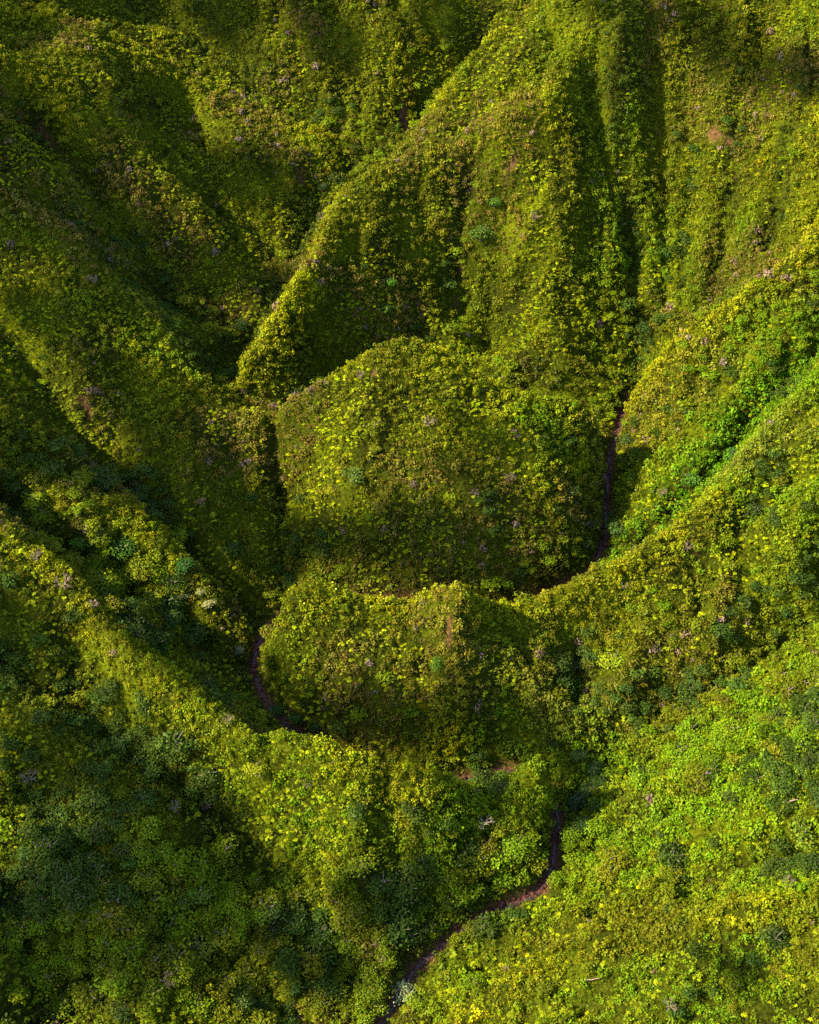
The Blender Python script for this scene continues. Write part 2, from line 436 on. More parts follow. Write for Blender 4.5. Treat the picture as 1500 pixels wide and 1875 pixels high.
def ribbon(name, L, half, lift, mat, across=6, wob=0.0):
    q = resample(L, 3.0)
    t = np.gradient(q[:, :2], axis=0); t /= np.linalg.norm(t, axis=1)[:, None]
    nrm = np.stack([-t[:, 1], t[:, 0]], 1)
    w = half * (0.75 + 0.5 * vnoise(q[:, 0], q[:, 1], 18, 5))
    off = wob * (vnoise(q[:, 0], q[:, 1], 14, 6) - 0.5)
    rows = []
    for k in range(across + 1):
        s = (k / across * 2 - 1) * w + off
        p = q[:, :2] + nrm * s[:, None]
        rows.append(np.c_[p, ground(p[:, 0], p[:, 1]) + lift])
    n = len(q)
    v = np.stack(rows, 1).reshape(-1, 3)
    i = (np.arange(n - 1)[:, None] * (across + 1) + np.arange(across)[None, :]).ravel()
    f = np.stack([i, i + 1, i + across + 2, i + across + 1], 1)
    return tag(add(name, raw_mesh(name, v, f), mat), kind="structure")

ribbon("stream_bed", STREAM, 1.25, 0.15, BED)
mw, tw, Nw, Lw = nodes("dark water")
ow = Nw("ShaderNodeOutputMaterial"); bw = Nw("ShaderNodeBsdfPrincipled")
bw.inputs["Base Color"].default_value = (0.02, 0.028, 0.03, 1); bw.inputs["Roughness"].default_value = 0.25; bw.inputs["Specular IOR Level"].default_value = 0.3
Lw(bw.outputs[0], ow.inputs[0])
ribbon("stream_water", STREAM, 0.22, 0.26, mw, 2, 1.6)

# ------------------------------------------------------------------ cloud puffs added out of view up-sun, each aimed to shade one spot
def shade_cloud_material():
    m, t, N, L = nodes("cloud vapour")
    out = N("ShaderNodeOutputMaterial"); d = N("ShaderNodeBsdfDiffuse"); d.inputs[0].default_value = (0.9, 0.9, 0.9, 1)
    L(d.outputs[0], out.inputs[0])
    return m
SHADE_CLOUD = shade_cloud_material()
SHADE = [(150, 230, 110, 22), (60, 420, 110, 21), (260, 450, 90, 20), (350, 600, 70, 16), (80, 80, 130, 25), (300, 90, 110, 24), (520, 120, 110, 19), (40, 250, 125, 22), (400, 300, 100, 18), (420, 480, 80, 16), (650, 60, 125, 20), (850, 40, 130, 16), (200, 320, 105, 17), (60, 560, 95, 17), (520, 340, 85, 12), (1180, 50, 140, 17), (1330, 90, 135, 20), (1460, 150, 130, 20),
         (430, 880, 42, 19), (450, 1010, 28, 18), (330, 930, 40, 15), (80, 830, 68, 17), (120, 650, 80, 15), (200, 720, 72, 17), (500, 960, 34, 14), (380, 760, 55, 13),
         (600, 1020, 27, 16), (720, 1045, 26, 17), (850, 1050, 24, 17), (960, 1045, 23, 15), (1060, 980, 24, 10), (540, 1240, 20, 13), (640, 1330, 14, 13), (750, 1345, 12, 14), (860, 1335, 12, 13), (940, 1335, 12, 13), (1010, 1340, 12, 11), (1112, 930, 25, 10), (1095, 1020, 23, 9), (1040, 1500, 6, 10), (560, 1290, 14, 12),
         (100, 1380, 40, 17), (50, 1200, 50, 16), (300, 1620, 18, 18), (450, 1620, 12, 16), (90, 1720, 25, 19), (600, 1760, 6, 16), (370, 1800, 12, 15), (720, 1660, 10, 13), (880, 1620, 6, 11), (400, 1500, 18, 13),
         (1450, 1810, 30, 10), (1050, 1400, 14, 11), (600, 620, 50, 11)]
def shade_cloud(px, py, pz, rad, r):
    import bmesh
    bm = bmesh.new()
    for k in range(6):
        b = bmesh.ops.create_icosphere(bm, subdivisions=3, radius=rad * r.uniform(0.35, 0.62))
        off = Vector((r.uniform(-0.7, 0.7) * rad, r.uniform(-0.7, 0.7) * rad, r.uniform(-0.2, 0.2) * rad))
        ph = r.uniform(0, 6, 3)
        for v in b['verts']:
            c = v.co
            g = 1 + 0.16 * math.sin(c.x * 0.55 + ph[0]) * math.sin(c.y * 0.6 + ph[1]) + 0.12 * math.sin(c.z * 0.8 + ph[2])
            v.co = Vector((c.x * g, c.y * g, c.z * g * 0.6)) + off
    me = bpy.data.meshes.new("shade_cloud"); bm.to_mesh(me); bm.free()
    o = add("shade_cloud", me, SHADE_CLOUD, None, (px, py, pz))
    return tag(o, "unseen white puff added above the hills to shade them", "shade_cloud", "added puffs shading the hills", "structure")
r1 = np.random.default_rng(12)
for u_, v_, z_, rad_ in SHADE:
    g_ = np.array(PZ(u_, v_, z_)) + sv * 520.0
    shade_cloud(*g_, rad_, r1)

# ------------------------------------------------------------------ plant prototypes: quads of leaves around the origin (unit radius)
def unit(v): return v / np.maximum(np.linalg.norm(v, axis=-1, keepdims=True), 1e-9)

def leaf_quads(pos, nrm, length, width, r, spin=None):
    """rhombic leaves at pos facing nrm"""
    n = len(pos)
    a = unit(r.normal(size=(n, 3))) if spin is None else spin
    tx = unit(a - nrm * np.sum(a * nrm, 1, keepdims=True))
    ty = np.cross(nrm, tx)
    length, width = np.broadcast_to(length, n)[:, None], np.broadcast_to(width, n)[:, None]
    v = np.stack([pos - tx * length * 0.5, pos + ty * width * 0.5 + tx * length * 0.08, pos + tx * length * 0.5, pos - ty * width * 0.5 + tx * length * 0.08], 1)
    return v          # (n,4,3)

def proto_bush(r, n=60, lobes=5, flat=0.8, leaf=0.30):
    """a rounded shrub or crown made of a few leafy lobes, foot at z=0"""
    cs = np.c_[r.uniform(-0.55, 0.55, (lobes, 2)), r.uniform(0.25, 0.6, lobes) * flat]
    cs[0] = (0, 0, 0.55 * flat)
    rs = r.uniform(0.36, 0.55, lobes)
    k = r.integers(0, lobes, n)
    d = unit(r.normal(size=(n, 3)) + np.array([0, 0, 0.55]))
    rad = rs[k] * r.uniform(0.75, 1.08, n)
    pos = cs[k] + d * rad[:, None] * np.array([1, 1, 0.85 * flat])
    pos[:, 2] = np.maximum(pos[:, 2], 0.02)
    nr = unit(d + r.normal(size=(n, 3)) * 0.55 + np.array([0, 0, 0.25]))
    sz = leaf * r.uniform(0.7, 1.3, n)
    q = leaf_quads(pos, nr, sz * 1.25, sz, r)
    tint = r.uniform(0.75, 1.25, (n, 1)) * (1 + r.normal(size=(n, 3)) * np.array([0.10, 0.04, 0.05]))
    lob = r.uniform(0.85, 1.15, lobes)[k][:, None]
    return q, np.clip(tint * lob, 0.3, 2)

def proto_star(r, rosettes=3, lobes=7):
    """large palmate leaves: rosettes of long drooping lobes"""
    qs, ts = [], []
    for m in range(rosettes):
        c = np.array([0, 0, 0.75]) if m == 0 else np.array([*r.uniform(-0.6, 0.6, 2), r.uniform(0.35, 0.65)])
        tilt = r.normal(size=2) * 0.35
        nl = lobes + r.integers(-1, 2)
        ang = np.arange(nl) / nl * 2 * np.pi + r.uniform(0, 6) + r.normal(size=nl) * 0.12
        ln = 0.62 * r.uniform(0.8, 1.15, nl) * (1 if m == 0 else 0.85)
        dirs = np.c_[np.cos(ang), np.sin(ang), -0.25 + np.cos(ang) * tilt[0] + np.sin(ang) * tilt[1] + r.normal(size=nl) * 0.12]
        dirs = unit(dirs)
        pos = c + dirs * (ln * 0.52)[:, None]
        up = np.array([0.0, 0, 1.0]) + r.normal(size=(nl, 3)) * 0.22
        nr = unit(up - dirs * np.sum(up * dirs, 1, keepdims=True))
        qs.append(leaf_quads(pos, nr, ln, ln * 0.46, r, dirs))
        ts.append(np.repeat(r.uniform(0.8, 1.2), nl)[:, None] * r.uniform(0.85, 1.15, (nl, 1)) * np.ones((1, 3)))
    return np.concatenate(qs), np.concatenate(ts)

def proto_tuft(r, n=5):
    ang = r.uniform(0, 2 * np.pi, n)
    d = unit(np.c_[np.cos(ang), np.sin(ang), r.uniform(0.3, 1.0, n)])
    pos = d * 0.5
    up = np.array([0, 0, 1.0]) + r.normal(size=(n, 3)) * 0.3
    nr = unit(up - d * np.sum(up * d, 1, keepdims=True))
    return leaf_quads(pos, nr, np.full(n, 1.0), np.full(n, 0.42), r, d), r.uniform(0.7, 1.3, (n, 1)) * np.ones((1, 3))

def realise(name, protos, pos, size, colr, height=None, r=rng):
    """one mesh out of many plants (used only for kind = 'stuff')"""
    vs, cs = [], []
    pick = r.integers(0, len(protos), len(pos))
    for k, (q, t) in enumerate(protos):
        idx = np.nonzero(pick == k)[0]
        if not len(idx): continue
        a = r.uniform(0, 2 * np.pi, len(idx)); c, s = np.cos(a), np.sin(a)
        R = np.zeros((len(idx), 3, 3)); R[:, 0, 0] = c; R[:, 0, 1] = -s; R[:, 1, 0] = s; R[:, 1, 1] = c; R[:, 2, 2] = 1
        S = np.stack([size[idx], size[idx], size[idx] * (1 if height is None else height[idx])], 1)
        w = np.einsum('nij,qkj->nqki', R, q) * S[:, None, None, :] + pos[idx][:, None, None, :]
        vs.append(w.reshape(-1, 3).astype(np.float32))
        cs.append((t[None] * colr[idx][:, None, :]).reshape(-1, 3).astype(np.float32))
    v, c = np.concatenate(vs), np.concatenate(cs)
    return raw_mesh(name, v, np.arange(len(v), dtype=np.int32).reshape(-1, 4), c)

def proto_mesh(name, q, t):
    v = q.reshape(-1, 3)
    return raw_mesh(name, v, np.arange(len(v), dtype=np.int32).reshape(-1, 4), t)

# ------------------------------------------------------------------ where the plants stand
def project(x, y, z):
    dy, dz = y, z - CAM_H
    dep = dy * math.cos(T38) - dz * math.sin(T38)
    b = dy * math.sin(T38) + dz * math.cos(T38)
    return 750 + x / dep * FPX, 937.5 - b / dep * FPX, dep

def visible(x, y, z, lift=2.0):
    ok = np.ones(len(x), bool)
    for t in np.concatenate([np.linspace(0.55, 0.985, 46), [0.99, 0.995]]):
        ok &= ground(x * t, y * t) < CAM_H + (z + lift - CAM_H) * t
    return ok

def scatter(step, jitter=0.48):
    xs = np.arange(X0 + 4, X1 - 4, step); ys = np.arange(Y0 + 30, Y1 - 60, step)
    gx, gy = np.meshgrid(xs, ys); gx = gx + (np.arange(len(ys))[:, None] % 2) * step / 2
    x = (gx + rng.uniform(-jitter, jitter, gx.shape) * step).ravel(); y = (gy + rng.uniform(-jitter, jitter, gx.shape) * step).ravel()
    z = ground(x, y); u, v, dep = project(x, y, z)
    k = (u > -360) & (u < 1860) & (v > -190) & (v < 2120)
    k &= rng.random(len(x)) < field(STEEP, x, y) / 2.4
    x, y, z = x[k], y[k], z[k]
    k = visible(x, y, z, 16.0)
    return x[k], y[k], z[k]

def zone(x, y, cx, cy, rx, ry):
    return np.exp(-(((x - cx) / rx) ** 2 + ((y - cy) / ry) ** 2))

def mixc(a, b, t): return np.asarray(a)[None] * (1 - t[:, None]) + np.asarray(b)[None] * t[:, None]

def env(x, y):
    """what the growth depends on: crests and gullies, the moist green right-hand slopes, the forest near the lower left"""
    rs, rl = field(ridge_s, x, y), field(ridge_l, x, y)
    dr, ds, dg = field(d_rid, x, y), field(d_str, x, y), field(d_gul, x, y)
    right = np.clip(zone(x, y, *PZ(1300, 1450, 30)[:2], 95, 75) + 0.95 * zone(x, y, *PZ(1340, 700, 74)[:2], 52, 62), 0, 1)
    wood = np.clip(zone(x, y, *PZ(300, 1680, 15)[:2], 95, 60) + 0.7 * zone(x, y, *PZ(150, 1060, 50)[:2], 60, 45) + 0.55 * right, 0, 1)
    return rs, rl, dr, ds, dg, right, wood

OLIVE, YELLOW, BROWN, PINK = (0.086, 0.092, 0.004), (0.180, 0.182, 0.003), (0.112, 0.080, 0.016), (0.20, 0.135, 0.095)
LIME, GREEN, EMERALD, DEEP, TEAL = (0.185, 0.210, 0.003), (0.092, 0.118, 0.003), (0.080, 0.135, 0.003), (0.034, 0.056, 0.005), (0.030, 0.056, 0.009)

def jit(c, n, s=0.16):
    return np.clip(c * (1 + rng.normal(size=(n, 1)) * s) * (1 + rng.normal(size=(n, 3)) * np.array([0.06, 0.035, 0.10])), 0.002, 0.5)

TSEC = np.clip(d_val / np.maximum(d_val + d_rid, 1e-3), 0, 1)      # 0 in a gully, 1 on a crest

# trees: in the hollows, on the lower left and on the moist right-hand slope
tx, ty, tz = scatter(3.0)
rs, rl, dr, ds, dg, right, wood = env(tx, ty)
clump = fbm(tx, ty, 34, 51, 2)
pt = 0.015 + 0.85 * wood * np.clip((clump - 0.36) * 4, 0, 1) + 0.35 * np.clip((14 - np.minimum(ds, dg)) / 12, 0, 1) * np.clip((clump - 0.40) * 5, 0, 1)
pt = np.clip(pt + 0.30 * right * np.clip((clump - 0.30) * 4, 0, 1), 0, 0.9)
pt *= np.clip((field(d_crest, tx, ty) - 5) / 5, 0.03, 1) * np.clip((ds - 2.6) / 3, 0, 1) * np.where(rs > 2.5, 0.4, 1) * (field(SOIL, tx, ty) < 0.35)
k = rng.random(len(tx)) < pt
tx, ty, tz = tx[k], ty[k], tz[k]; rs, dg, ds, right, wood, clump = rs[k], dg[k], ds[k], right[k], wood[k], clump[k]
nT = len(tx)
trad = (rng.uniform(2.2, 4.0, nT) + 2.2 * np.clip(wood - 0.35 * right, 0, 1) * rng.random(nT) ** 0.7) * (1 + 0.45 * (rng.random(nT) < 0.25)) * np.where(ty > 430, 0.85, 1)
drift = fbm(tx, ty, 38, 151, 2) + rng.normal(size=nT) * 0.07
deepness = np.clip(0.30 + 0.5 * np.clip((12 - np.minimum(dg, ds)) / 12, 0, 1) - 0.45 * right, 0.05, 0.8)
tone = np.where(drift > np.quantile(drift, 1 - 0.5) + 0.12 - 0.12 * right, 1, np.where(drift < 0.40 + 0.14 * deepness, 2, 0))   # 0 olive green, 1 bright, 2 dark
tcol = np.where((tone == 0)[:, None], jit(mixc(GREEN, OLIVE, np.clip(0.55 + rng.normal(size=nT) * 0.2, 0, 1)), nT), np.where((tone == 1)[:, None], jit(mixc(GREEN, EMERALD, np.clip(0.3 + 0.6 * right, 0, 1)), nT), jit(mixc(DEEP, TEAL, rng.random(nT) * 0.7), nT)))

# shrubs and large-leaved plants
sx, sy, sz = scatter(0.88)
rs, rl, dr, ds, dg, right, wood2 = env(sx, sy)
patch, patch2 = fbm(sx, sy, 26, 61, 3), fbm(sx, sy, 15, 71, 2)
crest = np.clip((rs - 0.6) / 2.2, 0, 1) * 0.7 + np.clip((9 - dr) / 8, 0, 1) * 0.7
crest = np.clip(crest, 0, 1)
top = np.clip(np.clip((12 - field(d_crest, sx, sy)) / 9, 0, 1) + 0.8 * zone(sx, sy, *PZ(900, 760, 76)[:2], 55, 22), 0, 1)  # yellower crests and dome shoulder: part species, part sunlit brightness put into colour
low = np.clip((0.42 - field(TSEC, sx, sy)) / 0.3, 0, 1) * (1 - 0.6 * right)  # valley bottoms, where plant colour darkens: part riparian species, part painted shade
pshrub = np.clip(0.48 + 0.50 * crest + 0.24 * (patch - 0.5) * 4, 0.22, 0.97) * 0.85
pshrub = np.clip(pshrub * 0.85 + right * 0.2, 0, 0.97)
pstar = 0.70 * np.clip((0.72 - 0.5 * crest) * np.clip(1 + (patch2 - 0.5) * 5, 0.1, 1.6), 0, 0.8) * (1 - 0.5 * right)
bare = (field(SOIL, sx, sy) < 0.35) & (ds > 1.1)
roll = rng.random(len(sx))
isS = bare & (roll < pshrub)
isP = bare & ~isS & (rng.random(len(sx)) < pstar)
hx, hy, hz = sx[isS], sy[isS], sz[isS]
nS = len(hx)
hrad = (0.72 + 2.1 * rng.random(nS) ** 2.4) * (1 + 0.15 * right[isS])
cr, rt, tp, lw = crest[isS], right[isS], top[isS], low[isS]
d1 = fbm(hx, hy, 48, 161, 3); d2 = fbm(hx, hy, 20, 171, 2); n_ = rng.normal(size=nS)
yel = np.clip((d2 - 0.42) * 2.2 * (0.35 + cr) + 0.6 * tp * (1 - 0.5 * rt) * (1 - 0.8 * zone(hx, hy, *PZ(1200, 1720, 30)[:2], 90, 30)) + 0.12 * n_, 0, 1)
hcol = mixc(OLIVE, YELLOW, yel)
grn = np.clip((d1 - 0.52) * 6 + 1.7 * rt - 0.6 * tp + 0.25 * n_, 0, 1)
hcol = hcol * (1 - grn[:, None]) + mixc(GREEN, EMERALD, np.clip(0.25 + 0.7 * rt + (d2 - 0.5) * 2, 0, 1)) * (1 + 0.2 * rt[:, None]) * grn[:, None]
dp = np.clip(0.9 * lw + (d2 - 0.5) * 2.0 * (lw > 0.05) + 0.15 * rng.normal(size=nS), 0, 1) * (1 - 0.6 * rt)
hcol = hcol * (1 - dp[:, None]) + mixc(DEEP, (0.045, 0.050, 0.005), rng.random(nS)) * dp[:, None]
brown = np.clip((fbm(hx, hy, 26, 83, 3) - 0.55) * 7 + 0.2 * rng.normal(size=nS), 0, 1) * (1 - 0.8 * rt) * (1 - 0.5 * lw)
hcol = hcol * (1 - brown[:, None] * 0.75) + np.array(BROWN) * brown[:, None] * 0.75
pink = (rng.random(nS) < 0.002 + 0.05 * brown)
hcol = np.where(pink[:, None], np.array(PINK) * 0.8, hcol)
streak = np.exp(-(dist_to([GULLIES[1]], hx, hy)[0] / 9.0) ** 2)
hcol = hcol * (1 - 0.85 * streak[:, None]) + np.array((0.066, 0.145, 0.004)) * 0.85 * streak[:, None]
hcol = jit(hcol, nS)
px_, py_, pz_ = sx[isP], sy[isP], sz[isP]
nP = len(px_)
prad = rng.uniform(0.85, 1.75, nP)
pd = fbm(px_, py_, 36, 181, 2)
pcol = jit(mixc(LIME, GREEN, np.clip((pd - 0.4) * 2.5 + 0.3 * low[isP] + 0.12 * rng.normal(size=nP), 0, 1)), nP, 0.18)

# undergrowth tufts
fx, fy, fz = scatter(1.0)
ds_ = field(d_str, fx, fy)
kf = (ds_ > 1.1) & (field(SOIL, fx, fy) < 0.6)
fx, fy, fz = fx[kf], fy[kf], fz[kf]
nF = len(fx)
ft = np.clip((fbm(fx, fy, 30, 91, 3) - 0.40) * 3.2, 0, 1)
rtF = env(fx, fy)[5]
fcol = mixc((0.022, 0.030, 0.002), (0.085, 0.098, 0.003), ft ** 1.2) * (1 - 0.5 * rtF[:, None]) + np.array((0.055, 0.088, 0.004)) * 0.5 * rtF[:, None]
fcol = jit(fcol, nF, 0.30)

r0 = np.random.default_rng(3)
BUSH = [proto_bush(r0, 68, 6, 0.8, 0.235) for _ in range(10)]
STAR = [proto_star(r0, 1 + k % 4, 7) for k in range(9)]
CROWN = [proto_bush(r0, 320, 15, 0.85, 0.150) for _ in range(6)]
TUFT = [proto_tuft(r0) for _ in range(6)]

# ------------------------------------------------------------------ the nearest 300 of each kind are things of their own
PLACES = [(760, 1500, "on the nearest ridge's front face"), (700, 1620, "low on the nearest ridge's front face"), (985, 1420, "on the nearest ridge's raised knob"),
          (900, 1560, "under the nearest ridge's knob"), (560, 1450, "on the nearest ridge's left face"), (430, 1400, "just below the nearest crest"),
          (250, 1230, "on the nearest ridge's left end"), (420, 1560, "under the nearest left face"), (300, 1500, "high in the shaded hollow at left"),
          (520, 1680, "deep in the hollow beside the stream"), (600, 1800, "near the stream's bottom end"), (400, 1800, "on the lower left spur's end"),
          (270, 1650, "halfway along the lower left spur"), (100, 1550, "high on the lower left spur"), (170, 1780, "in the yellowish patch at bottom left"), (50, 1800, "in the bottom left corner"),
          (100, 1350, "on the shaded left slope"), (60, 1200, "high on the shaded left slope"), (220, 1020, "among the trees above the left gully"), (90, 1000, "on the slope over the left gully"),
          (1120, 1480, "at the foot of the bright right slope"), (1250, 1420, "amid the bright right slope"), (1400, 1280, "high on the bright right slope"), (1440, 1450, "on the bright slope's right edge"),
          (1150, 1600, "on the bright slope above the stream bend"), (1330, 1570, "in the lower right hollow"), (1050, 1720, "left on the bottom right crest"), (1250, 1700, "amid the bottom right crest"),
          (1430, 1680, "on the bottom right crest's right end"), (920, 1830, "by the stream at bottom centre"), (1150, 1830, "in the slope at bottom right"), (1400, 1830, "in the bottom right corner"),
          (700, 1220, "on the middle spur's front face"), (560, 1180, "on the middle spur's left end"), (850, 1270, "low on the middle spur's rib"), (1100, 1200, "on the middle spur's right face"), (1350, 1080, "high on the middle spur"),
          (700, 900, "on the central dome"), (1300, 750, "on the slope right of the dome"), (900, 450, "on the great upper ridge"), (250, 450, "on the far left slopes"), (1300, 300, "on the fluted upper right slopes"), (430, 950, "on the shaded slope left of the dome")]
PU = np.array([(p[0], p[1]) for p in PLACES], float)
def place_of(u, v): return PLACES[int(np.argmin((PU[:, 0] - u) ** 2 + ((PU[:, 1] - v) * 1.15) ** 2))][2]

def nearest300(x, y, z, rad, lift, n=300):
    u, v, dep = project(x, y, z)
    ok = (u > 4) & (u < 1496) & (v > 4) & (v < 1872)
    ok &= visible(x, y, z, lift)
    i = np.nonzero(ok)[0]
    return i[np.argsort(-(rad[i] / dep[i]))[:n]], u, v

def tone_word(c):
    r, g, b = c
    if max(c) < 0.068: return "dark green"
    if g > 1.25 * r: return "bright green" if g > 0.105 else "mid green"
    if r > 1.08 * g: return "brownish" if r < 0.15 else "golden yellow"
    return "yellow green" if g > 0.125 else "olive green"

def label_all(objs, infos, noun, plural):
    """infos: (size word, tone word, place, u, v); equal ones are told apart left to right when few, else share a group"""
    classes = {}
    for o, inf in zip(objs, infos): classes.setdefault(inf[:3], []).append((inf[3], o))
    for (size, tone, place), mem in classes.items():
        mem.sort(key=lambda m: m[0])
        for n, (u, o) in enumerate(mem):
            o["label"] = f"{size} {tone} {noun} {place}"
            if 1 < len(mem) <= 3:
                o["label"] = f"{('left', 'right')[n] if len(mem) == 2 else ('left', 'middle', 'right')[n]} of {('two', 'three')[len(mem) - 2]} {size} {tone} {plural} {place}"
            o["group"] = f"{size} {tone} {plural} {place}"

def trunk_mesh(r):
    import bmesh
    bm = bmesh.new()
    prev = None
    bend = r.uniform(-0.12, 0.12, 2)
    rings = []
    for k, (h, rr) in enumerate(((-0.75, 0.085), (-0.3, 0.062), (0.1, 0.05), (0.45, 0.03))):
        ring = [bm.verts.new((bend[0] * (h + 0.75) ** 2 + rr * math.cos(a), bend[1] * (h + 0.75) ** 2 + rr * math.sin(a), h)) for a in [q * math.pi / 4 for q in range(8)]]
        if rings:
            for q in range(8): bm.faces.new((rings[-1][q], rings[-1][(q + 1) % 8], ring[(q + 1) % 8], ring[q]))
        rings.append(ring)
    for q in range(4):      # limbs into the crown
        a = q * 1.57 + r.uniform(-0.4, 0.4); d = Vector((math.cos(a), math.sin(a), 0.75)).normalized()
        base = Vector((0, 0, -0.15 + 0.1 * q)); side = d.cross(Vector((0, 0, 1))).normalized(); up = side.cross(d)
        lo = [bm.verts.new(base + (side * math.cos(t) + up * math.sin(t)) * 0.035) for t in (0, 2.1, 4.2)]
        hi = [bm.verts.new(base + d * 0.6 + (side * math.cos(t) + up * math.sin(t)) * 0.012) for t in (0, 2.1, 4.2)]
        for t in range(3): bm.faces.new((lo[t], lo[(t + 1) % 3], hi[(t + 1) % 3], hi[t]))
    me = bpy.data.meshes.new("trunk"); bm.to_mesh(me); bm.free()
    me.materials.append(BARK)
    return me

FINE = []
for k in range(8):
    q_, t_ = proto_bush(r0, 620, 20, 0.85, 0.112)
    me = proto_mesh("crown", q_, t_); me.materials.append(LEAF); FINE.append(me)
TRUNKS = [trunk_mesh(r0) for _ in range(4)]

def make_tree(x, y, z, rad, col, hscale=0.9, spin=0.0, name="forest_tree", pick=0):
    t = bpy.data.objects.new(name, None); COL.objects.link(t)
    t.location = (x, y, z); t.rotation_euler = (0, 0, spin); t.empty_display_size = 0.5
    c = bpy.data.objects.new("crown", FINE[pick % len(FINE)]); COL.objects.link(c); c.parent = t
    c.location = (0, 0, rad * 0.28); c.scale = (rad, rad, rad * hscale); c.color = (*col, 1)
    s_ = bpy.data.objects.new("trunk", TRUNKS[pick % 4]); COL.objects.link(s_); s_.parent = t
    s_.location = (0, 0, rad * 0.55); s_.scale = (rad, rad, rad)
    t["category"] = "tree"
    return t

def hit(u, v):
    """the point of the hillside at one place"""
    d = np.array(ray(u, v)); t = np.linspace(250, 1250, 4001)
    p = d[None] * t[:, None]; z = p[:, 2] + CAM_H
    below = np.nonzero(z < ground(p[:, 0], p[:, 1]))[0]
    k = below[0] if len(below) else -1
    return p[k, 0], p[k, 1], float(ground(p[k:k + 1, 0], p[k:k + 1, 1])[0]) if k >= 0 else z[k]

